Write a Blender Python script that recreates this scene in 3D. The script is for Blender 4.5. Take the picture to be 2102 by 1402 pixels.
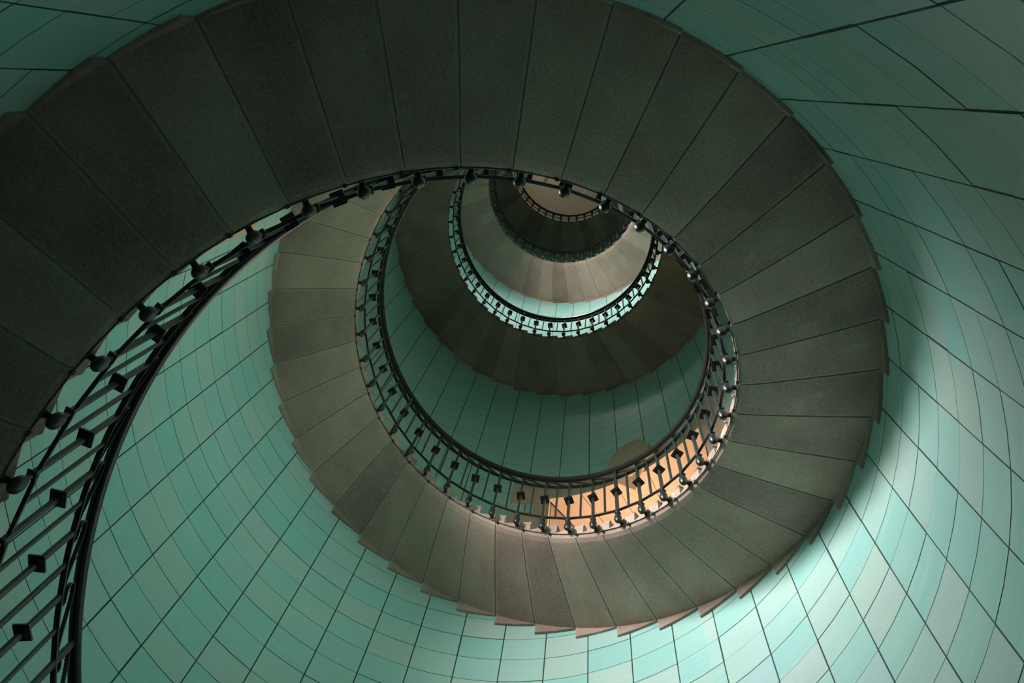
import bpy, bmesh, math, random
import numpy as np
from mathutils import Matrix, Vector

for o in list(bpy.data.objects):
    bpy.data.objects.remove(o, do_unlink=True)
scene = bpy.context.scene
COL = scene.collection

# ------------------------------------------------------------------ place
S = 1.48                     # metres per stair-well radius
NT = 44                      # steps in a full turn
A = 2 * math.pi / NT         # angle of a step
H = 0.11498 * S              # rise
Z0 = 2.92026 * S             # soffit height at joint 0 (camera height = 0)
RI = 1.0 * S                 # inner edge of the steps
RB = 1.5136 * S              # end of the dressed soffit
RW = 1.525 * S               # tiled wall
RR = 0.963 * S               # railing
K0, K1 = -36, 180            # first and last step
ZF = -1.36 * S               # floor, added out of view to close the shaft
ZC = Z0 + 187 * H            # ceiling

# ------------------------------------------------------------------ camera
cam = bpy.data.cameras.new('camera')
co = bpy.data.objects.new('camera', cam)
COL.objects.link(co)
rows = [[-0.640886930669637, 0.7550636937464198, 0.13835736511969562],
        [-0.7586988224241659, -0.5956302928756867, -0.2638193530827636],
        [-0.11679057731270984, -0.27404994543848504, 0.9545976055156054]]
r_, d_, f_ = [Vector(v) for v in rows]
M = Matrix((r_, -d_, -f_)).transposed().to_4x4()
M.translation = Vector((0.67433 * S, 1.08330 * S, 0.0))
co.matrix_world = M
cam.sensor_width = 36
cam.lens = 2493.866 / 2102 * 36
cam.shift_x = 198.677 / 2102
cam.shift_y = 169.747 / 2102
cam.clip_start = 0.02
cam.clip_end = 200
scene.camera = co

# ------------------------------------------------------------------ light
world = bpy.data.worlds.new('world')
scene.world = world
world.use_nodes = True
bg = world.node_tree.nodes['Background']
bg.inputs[0].default_value = (0.55, 0.7, 0.75, 1)
bg.inputs[1].default_value = 0.03
vs = scene.view_settings
vs.view_transform = 'Standard'
vs.look = 'None'
vs.exposure = 0.0
vs.gamma = 1.0
vs.use_curve_mapping = False


def P(r, k, z):
    return Vector((r * math.cos(A * k), r * math.sin(A * k), z))


def window_light(name, k, z, w, h, power, colour, r=1.47, tilt=0.0, spread=math.pi, yaw=0.0):
    """daylight coming in through one window: an area light just inside its panes"""
    l = bpy.data.lights.new(name, 'AREA')
    l.shape = 'RECTANGLE'
    l.size, l.size_y = w, h
    l.energy = power
    l.color = colour
    l.spread = spread
    o = bpy.data.objects.new(name, l)
    COL.objects.link(o)
    o.location = P(r * S, k, z * S)
    a = A * k + yaw
    d = Vector((-math.cos(a) * math.cos(tilt), -math.sin(a) * math.cos(tilt), math.sin(tilt)))
    o.rotation_euler = d.to_track_quat('-Z', 'Y').to_euler()
    return o


# windows of the stairwell, one every second turn, plus two made up to add light: (k azimuth, sill z, head z)
WIN_A = (42.0, 4.9, 6.5)
WIN_B = (42.0, 13.6, 15.4)
ADDED_WIN_C = (42.0, 23.25, 24.15)  # unseen window added to brighten the ceiling
WIN_D = (23.3, 16.7, 18.0)
ADDED_WIN_E = (27.5, -0.95, 0.2)  # unseen low window, put in to brighten the dim wall tiles
window_light('daylight_a', WIN_A[0], 5.7, 0.8, 2.1, 245, (1.0, 0.94, 0.96), tilt=math.radians(-13), spread=math.radians(98), yaw=math.radians(-14))
window_light('daylight_b', WIN_B[0], 14.5, 0.8, 2.4, 180, (1.0, 0.95, 0.95), tilt=math.radians(-9), spread=math.radians(110), yaw=math.radians(6))
window_light('added_fill_c', ADDED_WIN_C[0], 23.7, 0.8, 1.2, 52, (1.0, 0.88, 0.78), tilt=math.radians(6), spread=math.radians(120))  # added light for the ceiling, no known source
window_light('daylight_d', WIN_D[0], 17.3, 0.8, 1.7, 45, (1.0, 0.95, 0.88), tilt=math.radians(4), spread=math.radians(150))
window_light('added_fill_e', ADDED_WIN_E[0], -0.4, 0.8, 1.6, 13, (0.74, 0.95, 1.0), tilt=math.radians(12), spread=math.radians(76))  # added low light lifting the wall tiles, no known source
# the recessed window glimpsed through the railing
window_light('daylight_recess', 23.3, 7.1, 0.9, 1.7, 30, (1.0, 0.84, 0.58), r=2.16, tilt=math.radians(4))

# ------------------------------------------------------------------ materials


def new_mat(name):
    m = bpy.data.materials.new(name)
    m.use_nodes = True
    nt = m.node_tree
    return m, nt, nt.nodes, nt.links, nt.nodes['Principled BSDF']


def ramp(n, stops):
    r = n.new('ShaderNodeValToRGB')
    e = r.color_ramp.elements
    e[0].position, e[0].color = stops[0][0], (*stops[0][1], 1)
    e[1].position, e[1].color = stops[-1][0], (*stops[-1][1], 1)
    for p, c in stops[1:-1]:
        x = e.new(p)
        x.color = (*c, 1)
    return r


ZT0 = 4.585 * S              # a horizontal tile joint
DZT = 0.2332 * S             # tile height
KT0 = -10.291                # a vertical tile joint


def tile_material():
    m, nt, n, l, b = new_mat('opaline_tile')
    geo = n.new('ShaderNodeNewGeometry')
    sep = n.new('ShaderNodeSeparateXYZ')
    l.new(geo.outputs['Position'], sep.inputs[0])

    def mth(op, a, c=None, d=None):
        x = n.new('ShaderNodeMath')
        x.operation = op
        for i, v in enumerate((a, c, d)):
            if v is None:
                continue
            if isinstance(v, (int, float)):
                x.inputs[i].default_value = v
            else:
                l.new(v, x.inputs[i])
        return x.outputs[0]
    th = mth('ARCTAN2', sep.outputs[1], sep.outputs[0])
    kk = mth('FLOOR', mth('SUBTRACT', mth('DIVIDE', th, A), KT0 % 1))
    zz = mth('FLOOR', mth('DIVIDE', mth('SUBTRACT', sep.outputs[2], ZT0), DZT))
    cmb = n.new('ShaderNodeCombineXYZ')
    l.new(kk, cmb.inputs[0])
    l.new(zz, cmb.inputs[1])
    wn = n.new('ShaderNodeTexWhiteNoise')
    wn.noise_dimensions = '3D'
    l.new(cmb.outputs[0], wn.inputs[0])
    rp = ramp(n, [(0.0, (0.30, 0.61, 0.54)), (0.28, (0.33, 0.62, 0.54)), (0.5, (0.37, 0.62, 0.545)),
                  (0.74, (0.405, 0.615, 0.535)), (0.92, (0.45, 0.605, 0.53)), (1.0, (0.33, 0.60, 0.585))])
    l.new(wn.outputs['Value'], rp.inputs[0])
    # paler horizontal streaks, shifted from tile to tile
    c2 = n.new('ShaderNodeCombineXYZ')
    l.new(mth('MULTIPLY', th, 3.0), c2.inputs[0])
    l.new(mth('MULTIPLY', sep.outputs[2], 38.0), c2.inputs[1])
    l.new(mth('MULTIPLY', wn.outputs['Value'], 37.0), c2.inputs[2])
    ns = n.new('ShaderNodeTexNoise')
    ns.inputs['Scale'].default_value = 1.0
    ns.inputs['Detail'].default_value = 5
    l.new(c2.outputs[0], ns.inputs['Vector'])
    n2 = n.new('ShaderNodeTexNoise')
    n2.inputs['Scale'].default_value = 1.3
    n2.inputs['Detail'].default_value = 3
    l.new(geo.outputs['Position'], n2.inputs['Vector'])
    mx = n.new('ShaderNodeMix')
    mx.data_type = 'RGBA'
    mx.blend_type = 'MIX'
    l.new(mth('MULTIPLY', mth('MAXIMUM', mth('MULTIPLY', mth('SUBTRACT', ns.outputs[0], 0.50), 3.0), 0.0), 0.55), mx.inputs[0])
    l.new(rp.outputs[0], mx.inputs[6])
    mx.inputs[7].default_value = (0.55, 0.70, 0.63, 1)
    m2 = n.new('ShaderNodeMix')
    m2.data_type = 'RGBA'
    l.new(mth('MULTIPLY', mth('MAXIMUM', mth('SUBTRACT', n2.outputs[0], 0.5), 0.0), 0.9), m2.inputs[0])
    l.new(mx.outputs[2], m2.inputs[6])
    m2.inputs[7].default_value = (0.29, 0.55, 0.60, 1)
    l.new(m2.outputs[2], b.inputs['Base Color'])
    b.inputs['Roughness'].default_value = 0.34
    rr = n.new('ShaderNodeMapRange')
    l.new(ns.outputs[0], rr.inputs[0])
    rr.inputs[1].default_value, rr.inputs[2].default_value = 0.3, 0.7
    rr.inputs[3].default_value, rr.inputs[4].default_value = 0.28, 0.42
    l.new(rr.outputs[0], b.inputs['Roughness'])
    bp = n.new('ShaderNodeBump')
    bp.inputs['Strength'].default_value = 0.12
    bp.inputs['Distance'].default_value = 0.004
    l.new(ns.outputs[0], bp.inputs['Height'])
    l.new(bp.outputs[0], b.inputs['Normal'])
    return m


def stone_material(name, lo, hi, rough=0.85, vary=0.24, smear=0.25, joints=False):
    m, nt, n, l, b = new_mat(name)
    tc = n.new('ShaderNodeNewGeometry')
    oi = n.new('ShaderNodeObjectInfo')
    n1 = n.new('ShaderNodeTexNoise')
    n1.inputs['Scale'].default_value = 2.6
    n1.inputs['Detail'].default_value = 4
    n2 = n.new('ShaderNodeTexNoise')
    n2.inputs['Scale'].default_value = 95
    n2.inputs['Detail'].default_value = 2
    n3 = n.new('ShaderNodeTexNoise')
    n3.inputs['Scale'].default_value = 5.5
    n3.inputs['Detail'].default_value = 8
    n3.inputs['Roughness'].default_value = 0.7
    for x in (n1, n2, n3):
        l.new(tc.outputs['Position'], x.inputs['Vector'])
    rp = ramp(n, [(0.25, lo), (0.75, hi)])

    def mth(op, a, c):
        x = n.new('ShaderNodeMath')
        x.operation = op
        for i, v in enumerate((a, c)):
            if isinstance(v, (int, float)):
                x.inputs[i].default_value = v
            else:
                l.new(v, x.inputs[i])
        return x.outputs[0]
    t = mth('ADD', mth('MULTIPLY', n1.outputs[0], 0.45), mth('MULTIPLY', n2.outputs[0], 0.55))
    t = mth('ADD', t, mth('MULTIPLY', mth('SUBTRACT', oi.outputs['Random'], 0.5), vary))
    l.new(t, rp.inputs[0])
    mx = n.new('ShaderNodeMix')
    mx.data_type = 'RGBA'
    l.new(mth('MULTIPLY', mth('MAXIMUM', mth('SUBTRACT', n3.outputs[0], 0.60), 0.0), smear * 8), mx.inputs[0])
    l.new(rp.outputs[0], mx.inputs[6])
    mx.inputs[7].default_value = (hi[0] * 1.5, hi[1] * 1.5, hi[2] * 1.5, 1)
    col = mx.outputs[2]
    if joints:
        # mortar smeared along the joints between neighbouring steps (object space: joint 0 and joint 1)
        tx = n.new('ShaderNodeTexCoord')
        sp = n.new('ShaderNodeSeparateXYZ')
        l.new(tx.outputs['Object'], sp.inputs[0])
        rr = mth('SQRT', mth('ADD', mth('MULTIPLY', sp.outputs[0], sp.outputs[0]), mth('MULTIPLY', sp.outputs[1], sp.outputs[1])), 0.0)
        kk = mth('DIVIDE', mth('ARCTAN2', sp.outputs[1], sp.outputs[0]), A)
        kk = mth('SUBTRACT', kk, mth('MULTIPLY', mth('SUBTRACT', RB, rr), 0.12 / (RB - RI)))
        dj = mth('MINIMUM', mth('ABSOLUTE', kk, 0.0), mth('ABSOLUTE', mth('SUBTRACT', kk, 1.0), 0.0))
        dj = mth('ADD', dj, mth('MULTIPLY', mth('SUBTRACT', n3.outputs[0], 0.5), 0.09))
        band = n.new('ShaderNodeMapRange')
        l.new(dj, band.inputs[0])
        band.inputs[1].default_value, band.inputs[2].default_value = 0.005, 0.060
        band.inputs[3].default_value, band.inputs[4].default_value = 0.5, 0.0
        m3 = n.new('ShaderNodeMix')
        m3.data_type = 'RGBA'
        l.new(band.outputs[0], m3.inputs[0])
        l.new(col, m3.inputs[6])
        m3.inputs[7].default_value = (0.44, 0.38, 0.30, 1)
        col = m3.outputs[2]
    l.new(col, b.inputs['Base Color'])
    b.inputs['Roughness'].default_value = rough
    bp = n.new('ShaderNodeBump')
    bp.inputs['Strength'].default_value = 0.35
    bp.inputs['Distance'].default_value = 0.003
    l.new(n2.outputs[0], bp.inputs['Height'])
    l.new(bp.outputs[0], b.inputs['Normal'])
    return m


def plain(name, col, rough, metal=0.0, noise=0.0):
    m, nt, n, l, b = new_mat(name)
    b.inputs['Roughness'].default_value = rough
    b.inputs['Metallic'].default_value = metal
    ns = n.new('ShaderNodeTexNoise')
    ns.inputs['Scale'].default_value = 40
    ns.inputs['Detail'].default_value = 4
    g = n.new('ShaderNodeNewGeometry')
    l.new(g.outputs['Position'], ns.inputs['Vector'])
    rp = ramp(n, [(0.3, tuple(c * (1 - noise) for c in col)), (0.7, tuple(c * (1 + noise) for c in col))])
    l.new(ns.outputs[0], rp.inputs[0])
    l.new(rp.outputs[0], b.inputs['Base Color'])
    return m


M_TILE = tile_material()
M_GROUT = plain('dark_grout', (0.012, 0.035, 0.032), 0.8, noise=0.3)
M_STONE = stone_material('stair_granite', (0.166, 0.118, 0.088), (0.485, 0.352, 0.276), joints=True)
M_FLOOR = stone_material('floor_granite', (0.166, 0.118, 0.088), (0.485, 0.352, 0.276))
M_SURR = stone_material('surround_stone', (0.50, 0.32, 0.235), (0.70, 0.48, 0.36), vary=0.15, smear=0.05)
M_CEIL = plain('ceiling_plaster', (0.36, 0.29, 0.22), 0.9, noise=0.12)
M_IRON = plain('painted_iron', (0.008, 0.013, 0.010), 0.42, noise=0.3)
M_HAND = plain('handrail_lacquer', (0.012, 0.010, 0.009), 0.22, noise=0.3)
M_CABLE = plain('dark_cable', (0.035, 0.03, 0.025), 0.5, noise=0.2)
M_FRAME = plain('window_frame_paint', (0.06, 0.07, 0.06), 0.5, noise=0.2)


def pane_material(name, col, strength):
    m, nt, n, l, b = new_mat(name)
    b.inputs['Base Color'].default_value = (0.6, 0.65, 0.65, 1)
    b.inputs['Roughness'].default_value = 0.3
    b.inputs['Emission Color'].default_value = (*col, 1)
    b.inputs['Emission Strength'].default_value = strength
    return m


M_PANE = pane_material('daylit_pane', (0.9, 0.96, 1.0), 2.0)
M_PANEW = pane_material('evening_pane', (1.0, 0.80, 0.55), 2.0)

# ------------------------------------------------------------------ helpers


def mesh_from(name, verts, faces, mat, smooth=False):
    me = bpy.data.meshes.new(name)
    me.from_pydata([tuple(v) for v in verts], [], faces)
    me.materials.append(mat)
    if smooth:
        me.polygons.foreach_set('use_smooth', [True] * len(me.polygons))
    bm = bmesh.new()
    bm.from_mesh(me)
    bmesh.ops.recalc_face_normals(bm, faces=bm.faces)
    bm.to_mesh(me)
    bm.free()
    me.update()
    return me


def add(name, me, parent=None, mw=None, kind=None):
    o = bpy.data.objects.new(name, me)
    COL.objects.link(o)
    if parent is not None:
        o.parent = parent
    if mw is not None:
        o.matrix_basis = mw
    if kind:
        o['kind'] = kind
    return o


def thing(name, label, cat, loc=(0, 0, 0), group=None):
    o = add(name, None)
    o.location = loc
    o['label'] = label
    o['category'] = cat
    if group:
        o['group'] = group
    return o


def screw(k):
    return Matrix.Translation((0, 0, k * H)) @ Matrix.Rotation(k * A, 4, 'Z')


class Geo:
    def __init__(self):
        self.v, self.f = [], []

    def add(self, vs, fs):
        o = len(self.v)
        self.v += [Vector(x) for x in vs]
        self.f += [tuple(i + o for i in f) for f in fs]

    def hexa(self, p):
        """8 points: bottom 0-3, top 4-7"""
        self.add(p, [(0, 3, 2, 1), (4, 5, 6, 7), (0, 1, 5, 4), (1, 2, 6, 5), (2, 3, 7, 6), (3, 0, 4, 7)])

    def box(self, c, ex, ey, ez, sx, sy, sz):
        p = []
        for z in (-1, 1):
            for x, y in ((-1, -1), (1, -1), (1, 1), (-1, 1)):
                p.append(c + ex * (x * sx / 2) + ey * (y * sy / 2) + ez * (z * sz / 2))
        self.hexa(p)

    def loft(self, rings, cap=True, closed=True):
        o = len(self.v)
        n = len(rings[0])
        for r in rings:
            self.v += [Vector(x) for x in r]
        for i in range(len(rings) - 1):
            for j in range(n if closed else n - 1):
                a, b_ = o + i * n + j, o + i * n + (j + 1) % n
                self.f.append((a, b_, b_ + n, a + n))
        if cap:
            self.f.append(tuple(o + j for j in range(n))[::-1])
            self.f.append(tuple(o + (len(rings) - 1) * n + j for j in range(n)))

    def lathe(self, c, prof, n=12):
        self.loft([[c + Vector((r * math.cos(2 * math.pi * j / n), r * math.sin(2 * math.pi * j / n), z))
                    for j in range(n)] for r, z in prof])

    def cblock(self, k0, k1, z0, z1, r0, r1, n=2):
        """block bent to the round wall"""
        rings = []
        for i in range(n + 1):
            k = k0 + (k1 - k0) * i / n
            rings.append([P(r0, k, z0), P(r1, k, z0), P(r1, k, z1), P(r0, k, z1)])
        self.loft(rings)

    def mesh(self, name, mat, smooth=False):
        return mesh_from(name, self.v, self.f, mat, smooth)


# ------------------------------------------------------------------ tower wall
# window embrasure seen through the railing: centre k, opening, head
NK, N0, N1 = 23.3, 20.65, 25.95
NH, NS_ = 7.95 * S, 6.35 * S


def clip_rect(k0, k1, z0, z1):
    """pieces of a tile left around the embrasure opening"""
    if k1 <= N0 or k0 >= N1 or z1 <= NS_ or z0 >= NH:
        return [(k0, k1, z0, z1)]
    out = []
    if k0 < N0:
        out.append((k0, N0, z0, z1))
    if k1 > N1:
        out.append((N1, k1, z0, z1))
    a, b = max(k0, N0), min(k1, N1)
    if z0 < NS_:
        out.append((a, b, z0, NS_))
    if z1 > NH:
        out.append((a, b, NH, z1))
    return out


gw = Geo()
RG = RW + 0.0012
klist = sorted(set([round(i / 4 + 0.709, 4) for i in range(177)] + [N0, N1]))
klist = [k for k in klist if 0.709 <= k <= 44.709]
zl = [ZF - 0.1, NS_, NH, ZC + 0.3]
for a, b in zip(klist[:-1], klist[1:]):
    for c, d in zip(zl[:-1], zl[1:]):
        if a >= N0 - 1e-6 and b <= N1 + 1e-6 and abs(c - NS_) < 1e-6:
            continue
        gw.add([P(RG, a, c), P(RG, b, c), P(RG, b, d), P(RG, a, d)], [(0, 3, 2, 1)])
me = bpy.data.meshes.new('wall_inner')
me.from_pydata([tuple(v) for v in gw.v], [], gw.f)
me.materials.append(M_GROUT)
wall = add('wall_inner', me, kind='structure')
wall['label'] = 'round tower wall clad in square turquoise opaline tiles'

GV, GHZ, TT = 0.0085, 0.0078, 0.0012     # joint widths, tile thickness


def tile_geo(g, k0, k1, z0, z1, rw=RW):
    e = GV / 2 / (RW * A)
    ka, kb, za, zb = k0 + e, k1 - e, z0 + GHZ / 2, z1 - GHZ / 2
    if kb - ka < 0.02 or zb - za < 0.01:
        return
    c = 0.0004
    ce = c / (RW * A)
    ks = [ka, ka + ce, (ka + kb) / 2, kb - ce, kb]
    dr = [c, 0, 0, 0, c]
    vs, fs = [], []
    for k, d in zip(ks, dr):
        for z, d2 in ((za, c), (za + c, 0), (zb - c, 0), (zb, c)):
            vs.append(P(rw + max(d, d2), k, z))
    for i in range(4):
        for j in range(3):
            a = i * 4 + j
            fs.append((a, a + 1, a + 5, a + 4))
    o = len(vs)                         # rim going back to the bed
    rim = [0, 4, 8, 12, 16, 17, 18, 19, 15, 11, 7, 3, 2, 1]
    for i in rim:
        v = vs[i].copy()
        s = (RW + TT) / math.hypot(v.x, v.y)
        vs.append(Vector((v.x * s, v.y * s, v.z)))
    for i in range(len(rim)):
        j = (i + 1) % len(rim)
        fs.append((rim[i], rim[j], o + j, o + i))
    g.add(vs, fs)


rng = random.Random(5)
camp = np.array(M.translation)
Rm = np.array(rows)


def proj(Q):
    X = (Q - camp) @ Rm.T
    return np.stack([2493.866 * X[:, 0] / X[:, 2] + 1051 - 198.677, 2493.866 * X[:, 1] / X[:, 2] + 701 + 169.747], 1), X[:, 2]


def seen(Q):
    """is the straight line from the eye to this wall point free of the stair?"""
    t = np.linspace(0.03, 0.985, 260)[:, None]
    X = camp + (Q - camp) * t
    r = np.hypot(X[:, 0], X[:, 1])
    kk = np.arctan2(X[:, 1], X[:, 0]) / A
    u = (X[:, 2] - Z0) / H - kk
    fr = u - 44 * np.floor(u / 44)
    inn = (r > RI) & (r < RB) & (fr < 1.0) & (fr > 0) & (44 * np.floor(u / 44) + kk > -8)
    return not inn.any()


tiles = []
nz0 = int(math.floor((ZF - ZT0) / DZT))
nz1 = int(math.ceil((ZC - ZT0) / DZT))
for j in range(nz0, nz1 + 1):
    for i in range(44):
        k0 = (KT0 % 1) + i
        z0, z1 = ZT0 + j * DZT, ZT0 + (j + 1) * DZT
        z0c, z1c = max(z0, ZF), min(z1, ZC)
        if z1c - z0c < 0.02:
            continue
        rects = clip_rect(k0, k0 + 1, z0c, z1c)
        whole = len(rects) == 1 and rects[0] == (k0, k0 + 1, z0, z1)
        cq = np.array([[*P(RW, k0 + a, z0 + b * DZT)] for a, b in ((0, 0), (1, 0), (1, 1), (0, 1), (.5, .5))])
        q, zc = proj(cq)
        area = 0.0
        if (zc > 0.1).all():
            x, y = q[:4, 0], q[:4, 1]
            ins = (-30 < q[:, 0]) & (q[:, 0] < 2132) & (-30 < q[:, 1]) & (q[:, 1] < 1432)
            if ins.any():
                area = 0.5 * abs(np.dot(x, np.roll(y, -1)) - np.dot(y, np.roll(x, -1))) * ins.mean()
                area *= sum(seen(c) for c in cq) / 5
        tiles.append((area, k0, z0, z1, rects, whole))
tiles.sort(key=lambda t: -t[0])
gt = Geo()
tile_geo(gt, 0, 1, 0, DZT)
tile_mesh = gt.mesh('tile', M_TILE)
single = Geo()
cnt = 0
for area, k0, z0, z1, rects, whole in tiles:
    if whole and cnt < 299 and area > 60:
        dr = rng.uniform(-0.0012, 0.0012)
        mw = Matrix.Translation((0, 0, z0)) @ Matrix.Rotation(k0 * A, 4, 'Z') @ Matrix.Translation((dr, 0, 0))
        add('tile', tile_mesh, wall, mw)
        cnt += 1
    else:
        for rc in rects:
            tile_geo(single, *rc)
add('tile_field', single.mesh('tile_field', M_TILE), wall, kind='stuff')

# unseen floor, added to keep out light from below, and ceiling
for nm, z0, z1, mt in (('floor', ZF - 0.2, ZF, M_FLOOR), ('ceiling', ZC, ZC + 0.3, M_CEIL)):
    g = Geo()
    g.loft([[P(RG, i, z) for i in range(44)] for z in (z0, z1)])
    o = add(nm, g.mesh(nm, mt), kind='structure')
    o['label'] = {'floor': 'unseen granite floor disc added to close the shaft below the stair', 'ceiling': 'plain brown plaster ceiling closing the top of the stairwell'}[nm]

# ------------------------------------------------------------------ staircase
stair = thing('staircase', 'spiral of grey granite steps cantilevered from the tiled round wall, seen from below',
              'staircase', (0, 0, ZF))


def step_mesh():
    g = Geo()
    e = 0.006
    rs = [1.0, 1.012, 1.035, 1.075, 1.2, 1.33, 1.45, RB / S]
    lift = [0.22, 0.10, 0.03, 0, 0, 0, 0, 0]
    rings = []
    for r, lf in zip(rs, lift):
        t = (RB / S - r) / (RB / S - 1)
        sk = 0.12 * t
        pts = []

        def q(k, z, s=sk):
            pts.append(P(r * S, k + s, Z0 + z * H))
        q(e, e + 0.05 + lf + sk)
        for k in (0.022, 0.26, 0.5, 0.74, 0.978):
            q(k, k + lf + sk)
        q(1 - e, 1 - e + 0.05 + lf + sk)
        q(0.70 - e, 1.31)
        q(0.25, 1.32)
        q(-0.28, 1.32)
        q(-0.34, 1.32)
        q(-0.34, 1.14)
        q(-0.31, 1.12)
        q(-0.30 + e, 0.33)
        rings.append(pts)
    g.loft(rings)
    # uncut bearing end at the wall: flat bed, upright cheek
    ra, rb = RB - 0.002, RW - 0.001
    o = len(g.v)
    lo = 0.09
    for r in (ra, rb):
        for k, z in ((e, 0.0), (0.5, lo * 0.5), (1 - e, lo), (1 - e, 1.02), (0.5, 0.55), (e, 0.08)):
            g.v.append(P(r, k, Z0 + z * H))
    for i in range(6):
        j = (i + 1) % 6
        g.f.append((o + i, o + j, o + 6 + j, o + 6 + i))
    g.f.append((o, o + 1, o + 4, o + 5))
    g.f.append((o + 1, o + 2, o + 3, o + 4))
    return g.mesh('step', M_STONE)


sm = step_mesh()
base = Matrix.Translation((0, 0, -ZF))
for k in range(K0, K1):
    add('step', sm, stair, base @ screw(k))

# ------------------------------------------------------------------ railing
rail = thing('railing', 'dark wrought-iron railing with square collars winding up the open stairwell',
             'railing', (0, 0, ZF))
BK = 0.3                                  # balusters stand at joint + 0.3
D_LOW, D_COL, D_UP, D_HAND = 1.50 * H, 3.98 * H, 5.93 * H, 7.07 * H


def sweep(name, prof, d, ks, mat, smooth=True, r=RR):
    """profile (radial, normal) swept along the helix"""
    g = Geo()
    rings = []
    pts = [P(r, k, Z0 + k * H + d) for k in ks]
    for i, (k, c) in enumerate(zip(ks, pts)):
        t = (pts[min(i + 1, len(pts) - 1)] - pts[max(i - 1, 0)]).normalized()
        rad = Vector((math.cos(A * k), math.sin(A * k), 0))
        nrm = rad.cross(t).normalized()
        if nrm.z < 0:
            nrm = -nrm
        rings.append([c + rad * a + nrm * b for a, b in prof])
    g.loft(rings)
    return g.mesh(name, mat, smooth)


kb = [k + BK for k in range(K0, K1 + 1)]
kf = [K0 + BK + i / 3 for i in range(3 * (K1 - K0) + 1)]
hp = [(-0.017, -0.020), (0.017, -0.020), (0.021, -0.008), (0.026, 0.002), (0.026, 0.012), (0.020, 0.020),
      (0.009, 0.025), (-0.009, 0.025), (-0.020, 0.020), (-0.026, 0.012), (-0.026, 0.002), (-0.021, -0.008)]


def rect(a, b):
    return [(-a / 2, -b / 2), (a / 2, -b / 2), (a / 2, b / 2), (-a / 2, b / 2)]


o = add('handrail', sweep('handrail', hp, D_HAND, kf, M_HAND), rail, base)
o['label'] = 'thick moulded dark handrail'
add('upper_rail', sweep('upper_rail', rect(0.024, 0.010), D_UP, kf, M_IRON, False), rail, base)
add('lower_rail', sweep('lower_rail', rect(0.016, 0.014), D_LOW, kb, M_IRON, False), rail, base)

ux, uy, uz = Vector((1, 0, 0)), Vector((0, 1, 0)), Vector((0, 0, 1))
rot = Matrix.Rotation(BK * A, 3, 'Z')
eR, eT = rot @ ux, rot @ uy
pB = P(RR, BK, Z0 + BK * H)


def at(d):
    return pB + uz * d


# baluster bar
g = Geo()
zt, zb_ = D_UP, 0.19
g.box(at((zt + zb_) / 2), eR, eT, uz, 0.019, 0.019, zt - zb_)
m_bal = g.mesh('baluster', M_IRON)
g = Geo()
g.box(at((D_HAND + zb_) / 2), eR, eT, uz, 0.021, 0.021, D_HAND - zb_ - 0.03)
m_post = g.mesh('baluster_post', M_IRON)
# square collar of three plates
g = Geo()
g.box(at(D_COL), eR, eT, uz, 0.066, 0.066, 0.012)
g.box(at(D_COL - 0.011), eR, eT, uz, 0.048, 0.048, 0.010)
g.box(at(D_COL + 0.011), eR, eT, uz, 0.048, 0.048, 0.010)
m_col = g.mesh('collar', M_IRON)
# turned bulb on the lower end of the bar, held to the side of the step by a short neck
g = Geo()
g.box(at(0.196), eR, eT, uz, 0.036, 0.036, 0.010)
g.lathe(at(0), [(0.010, 0.25), (0.011, 0.182), (0.013, 0.160), (0.012, 0.148), (0.018, 0.138), (0.0245, 0.118), (0.028, 0.092),
                (0.0275, 0.068), (0.023, 0.044), (0.015, 0.028), (0.006, 0.020)], 12)
m_bulb = g.mesh('bulb', M_IRON, True)
g = Geo()
n0 = at(0.082) + eR * 0.018
ln = RI + 0.004 - RR - 0.018
rings = []
for t, r in ((0.0, 0.017), (0.3, 0.014), (0.6, 0.0135), (0.8, 0.017), (0.86, 0.022), (1.0, 0.022)):
    c = n0 + eR * (t * ln) + uz * (0.012 * t)
    rings.append([c + uz * (r * math.cos(2 * math.pi * j / 10)) + eT * (r * math.sin(2 * math.pi * j / 10)) for j in range(10)])
g.loft(rings)
m_foot = g.mesh('foot', M_IRON, True)
# thin bar between two balusters
PK = BK + 0.5
g = Geo()
r2 = Matrix.Rotation(PK * A, 3, 'Z')
lowc = (P(RR, BK, 0) + P(RR, BK + 1, 0)) / 2
pp = P(RR, PK, Z0 + PK * H)
pm = Vector((lowc.x, lowc.y, pp.z))
ring0 = [pm + uz * D_LOW + (r2 @ ux) * a + (r2 @ uy) * b for a, b in rect(0.0135, 0.0135)]
ring1 = [pp + uz * D_UP + (r2 @ ux) * a + (r2 @ uy) * b for a, b in rect(0.0135, 0.0135)]
g.loft([ring0, ring1])
m_pick = g.mesh('picket', M_IRON)
# S scroll lying between upper rail and handrail
gap = D_HAND - 0.022 - D_UP - 0.004
sc = [(-0.15, 0.06), (-0.19, 0.14), (-0.17, 0.26), (-0.09, 0.30), (-0.01, 0.33), (0.045, 0.42), (0.06, 0.54), (0.035, 0.66),
      (-0.04, 0.74), (-0.14, 0.74), (-0.26, 0.67), (-0.40, 0.54), (-0.55, 0.39), (-0.70, 0.24), (-0.85, 0.11), (-0.97, 0.02)]
g = Geo()
pts = [P(RR, BK + u, Z0 + (BK + u) * H + D_UP + 0.004 + v * gap) for u, v in sc]
rings = []
for i, c in enumerate(pts):
    t = (pts[min(i + 1, len(pts) - 1)] - pts[max(i - 1, 0)]).normalized()
    k = BK + sc[i][0]
    rd = Vector((math.cos(A * k), math.sin(A * k), 0))
    nr = rd.cross(t).normalized()
    rings.append([c + rd * a + nr * b for a, b in rect(0.018, 0.0045)])
g.loft(rings)
m_scr = g.mesh('scroll', M_IRON)

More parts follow.
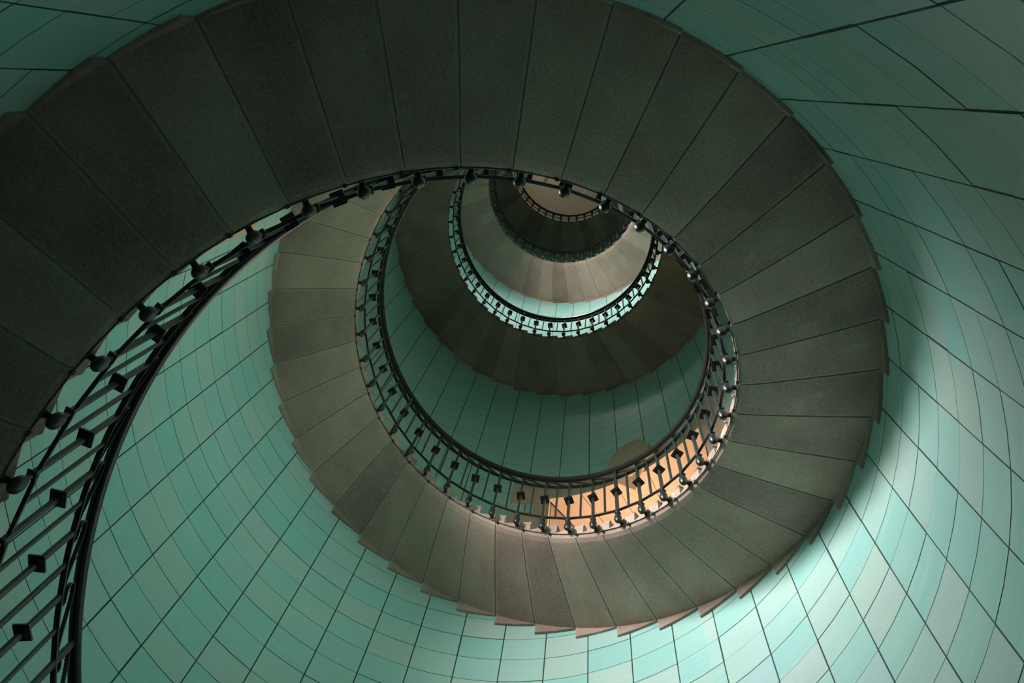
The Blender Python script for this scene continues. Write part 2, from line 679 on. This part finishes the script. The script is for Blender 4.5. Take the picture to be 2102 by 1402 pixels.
for k in range(K0, K1):
    mw = base @ screw(k)
    bal = add('baluster', m_post if k % 10 == 2 else m_bal, rail, mw)
    for nm, mm in (('collar', m_col), ('bulb', m_bulb), ('foot', m_foot)):
        add(nm, mm, bal)
    add('picket', m_pick, rail, mw)
    if k > K0:
        add('scroll', m_scr, rail, mw)

# ------------------------------------------------------------------ cable under the inner edge
cable = thing('cable', 'thin dark cable clipped along the lower inner edge of the stone steps', 'cable', (0, 0, ZF))
kc = [K0 + 0.05 + i / 2 for i in range(2 * (K1 - K0))]
cp = [(0.0042 * math.cos(2 * math.pi * j / 6), 0.0042 * math.sin(2 * math.pi * j / 6)) for j in range(6)]
RC = RI - 0.0055
add('conduit', sweep('conduit', cp, 0.24 * H, kc, M_CABLE, True, RC), cable, base)
g = Geo()
rc = Matrix.Rotation(0.05 * A, 3, 'Z')
g.box(P(RC - 0.001, 0.05, Z0 + 0.05 * H + 0.25 * H), rc @ ux, rc @ uy, uz, 0.015, 0.014, 0.024)
g.box(P(RC - 0.001, 0.05, Z0 + 0.05 * H + 0.25 * H - 0.016), rc @ ux, rc @ uy, uz, 0.006, 0.024, 0.008)
m_clip = g.mesh('clip', M_CABLE)
for k in range(K0, K1):
    add('clip', m_clip, cable, base @ screw(k))

# ------------------------------------------------------------------ stone window embrasure
win = add('window_1', None, kind='structure')
win['label'] = 'deep splayed window recess with quoined stone surround and warm lit lintel'
thc = NK * A
e_ = Vector((math.cos(thc), math.sin(thc), 0))
s_ = Vector((-math.sin(thc), math.cos(thc), 0))
RQ = 1.514 * S                 # face of the surround, a little proud of the tiles
DB = 2.30 * S                  # depth of the recess
HW = 0.57 * S                  # half width of the opening
CONV = 0.60                    # splay
ZL = 8.345 * S                 # top of the lintel course
sid = [-0.57, -0.355, -0.118, 0.118, 0.355, 0.57]


def vouss(a, b, z0, z1, rf, back, eps=0.003):
    fa, fb = math.sqrt(rf * rf - a * a), math.sqrt(rf * rf - b * b)
    w = (back - 1.41 * S) / (DB - 1.41 * S)
    c = 1 + (CONV - 1) * w
    m_ = (a + b) / 2
    fm = math.sqrt(rf * rf - m_ * m_)
    g = Geo()
    bot = [e_ * fa + s_ * (a + eps), e_ * fm + s_ * m_, e_ * fb + s_ * (b - eps), e_ * back + s_ * (b * c - eps), e_ * back + s_ * (a * c + eps)]
    g.loft([[p + uz * z0 for p in bot], [p + uz * z1 for p in bot]])
    return g


for i in range(5):
    a, b = sid[i] * S, sid[i + 1] * S
    if i == 2:
        continue
    add('lintel_stone', vouss(a, b, NH, ZL, RQ, DB).mesh('lintel_stone', M_SURR), win)
add('lintel_stone', vouss(sid[2] * S, sid[3] * S, NH, ZL, RQ + 0.02, DB).mesh('lintel_stone', M_SURR), win)
# keystone with a pointed drop
rk = RQ - 0.035
g = Geo()
poly = [(0.155, 8.40), (0.04, 8.66), (-0.09, 8.66), (-0.175, 8.40), (-0.105, 7.96), (-0.01, 7.93), (0.115, 7.96)]
fr_ = [e_ * math.sqrt(rk * rk - (s * S) ** 2) + s_ * (s * S) + uz * (z * S) for s, z in poly]
bk_ = [e_ * (1.60 * S) + s_ * (s * S) + uz * (z * S) for s, z in poly]
g.loft([fr_, bk_])
o = add('keystone', g.mesh('keystone', M_SURR), win)
# pendant under the keystone, running back to a point
g = Geo()
f0 = math.sqrt(rk * rk - (0.11 * S) ** 2)
c3 = [e_ * f0 + s_ * (0.12 * S) + uz * NH, e_ * f0 - s_ * (0.105 * S) + uz * NH, e_ * (1.585 * S) + s_ * (0.005 * S) + uz * (NH - 0.09 * S),
      e_ * (1.66 * S) + s_ * (0.005 * S) + uz * (NH + 0.01)]
g.add(c3, [(0, 1, 2), (0, 2, 3), (1, 3, 2), (0, 3, 1)])
add('keystone_drop', g.mesh('keystone_drop', M_SURR), win)
# lintel ends and quoins, long and short
zq = [(7.95, 8.345, 1), (7.885, 7.95, 1), (7.70, 7.885, 0), (7.44, 7.70, 1), (7.24, 7.44, 0), (6.98, 7.24, 1), (6.78, 6.98, 0), (6.52, 6.78, 1), (6.35, 6.52, 0)]
for sgn in (1, -1):
    edge = N1 if sgn > 0 else N0
    for i, (za, zb2, lng) in enumerate(zq):
        ext = 1.2 if lng else 0.48
        k_in, k_out = edge, edge + sgn * ext
        g = Geo()
        e = 0.004
        g.cblock(min(k_in, k_out), max(k_in, k_out), za * S + e / 2, zb2 * S - e / 2, RQ, RG + 0.06, 3)
        if i == 1:
            continue
        if i == 0:
            g = Geo()
            g.cblock(min(k_in, k_out), max(k_in, k_out), 7.885 * S + e / 2, ZL, RQ, RG + 0.06, 3)
        add('quoin', g.mesh('quoin', M_SURR), win)
# side reveals in courses, sill, back wall
for sgn in (1, -1):
    for za, zb2 in ((6.35, 6.75), (6.75, 7.15), (7.15, 7.55), (7.55, 7.97)):
        g = Geo()
        f0 = math.sqrt((RG + 0.05) ** 2 - HW ** 2)
        pts = [e_ * f0 + s_ * (sgn * HW), e_ * DB + s_ * (sgn * HW * CONV), e_ * DB + s_ * (sgn * (HW * CONV + 0.25)), e_ * f0 + s_ * (sgn * (HW + 0.25))]
        g.loft([[p + uz * (za * S + 0.002) for p in pts], [p + uz * (zb2 * S - 0.002) for p in pts]])
        add('reveal_stone', g.mesh('reveal_stone', M_SURR), win)
g = Geo()
pts = [e_ * (1.38 * S) + s_ * (HW + 0.1), e_ * (1.38 * S) - s_ * (HW + 0.1), e_ * (DB + 0.1) - s_ * (HW * CONV + 0.2), e_ * (DB + 0.1) + s_ * (HW * CONV + 0.2)]
g.loft([[p + uz * (NS_ - 0.25) for p in pts], [p + uz * NS_ for p in pts]])
add('sill', g.mesh('sill', M_SURR), win)
hw = HW * CONV


def window_unit(parent, c, er, es, w, zlo, zhi, mat, bars=3):
    g = Geo()
    t = 0.06
    for a in (-1, 1):
        g.box(c + es * (a * (w - t / 2)) + uz * ((zlo + zhi) / 2), er, es, uz, 0.06, t, zhi - zlo)
    for z in (zlo + t / 2, zhi - t / 2):
        g.box(c + uz * z, er, es, uz, 0.06, 2 * w, t)
    g.box(c + uz * ((zlo + zhi) / 2), er, es, uz, 0.05, 0.035, zhi - zlo)
    for i in range(1, bars):
        g.box(c + uz * (zlo + (zhi - zlo) * i / bars), er, es, uz, 0.05, 2 * w, 0.035)
    add('window_frame', g.mesh('window_frame', M_FRAME), parent)
    for a in (-1, 1):
        for i in range(bars):
            g = Geo()
            z0, z1 = zlo + (zhi - zlo) * i / bars, zlo + (zhi - zlo) * (i + 1) / bars
            g.box(c + es * (a * w / 2) + uz * ((z0 + z1) / 2) + er * 0.01, er, es, uz, 0.006, w - 0.03, z1 - z0 - 0.03)
            add('pane', g.mesh('pane', mat), parent)


window_unit(win, e_ * (DB - 0.06), e_, s_, hw, NS_, NH, M_PANEW)
g = Geo()
g.box(e_ * (DB + 0.06) + uz * ((NS_ + NH) / 2), e_, s_, uz, 0.1, 2 * hw + 0.6, NH - NS_ + 0.5)
add('outer_wall', g.mesh('outer_wall', M_SURR), win)
# evening light entering this window, up onto the lintel stones
l = bpy.data.lights.new('evening_daylight', 'AREA')
l.shape = 'RECTANGLE'
l.size, l.size_y = 2 * hw - 0.1, 1.3
l.energy = 12
l.color = (1.0, 0.84, 0.58)
lo_ = add('evening_daylight', l)
lo_.location = e_ * (DB - 0.35) + uz * (6.75 * S)
lo_.rotation_euler = (-e_ * 0.6 + uz * 0.8).to_track_quat('-Z', 'Y').to_euler()

# ------------------------------------------------------------------ the other windows of the shaft, two of them added for light only
for n_, (k, za, zb2), mt, lb in ((2, WIN_A, M_PANE, 'paned window below the first turn of the stair'),
                                 (3, WIN_B, M_PANE, 'paned window below the third turn of the stair'),
                                 (4, ADDED_WIN_C, M_PANEW, 'made-up paned window added to light the tower ceiling'),
                                 (5, WIN_D, M_PANEW, 'paned window above the third turn of the stair'),
                                 (6, ADDED_WIN_E, M_PANE, 'made-up paned window added low down to brighten the tiled wall')):
    w = add('window_%d' % n_, None, kind='structure')
    w['label'] = lb
    th = k * A
    er, es = Vector((math.cos(th), math.sin(th), 0)), Vector((-math.sin(th), math.cos(th), 0))
    g = Geo()
    for z0, z1 in ((za - 0.1, za), (zb2, zb2 + 0.1)):
        g.cblock(k - 1.9, k + 1.9, z0 * S, z1 * S, RW - 0.03, RW + 0.005, 6)
    for a in (-1.9, 1.5):
        g.cblock(k + a, k + a + 0.4, za * S, zb2 * S, RW - 0.03, RW + 0.005, 2)
    add('surround', g.mesh('surround', M_SURR), w)
    c = er * (RW * math.cos(1.5 * A) - 0.01)
    window_unit(w, c, er, es, RW * math.sin(1.5 * A), za * S, zb2 * S, mt)
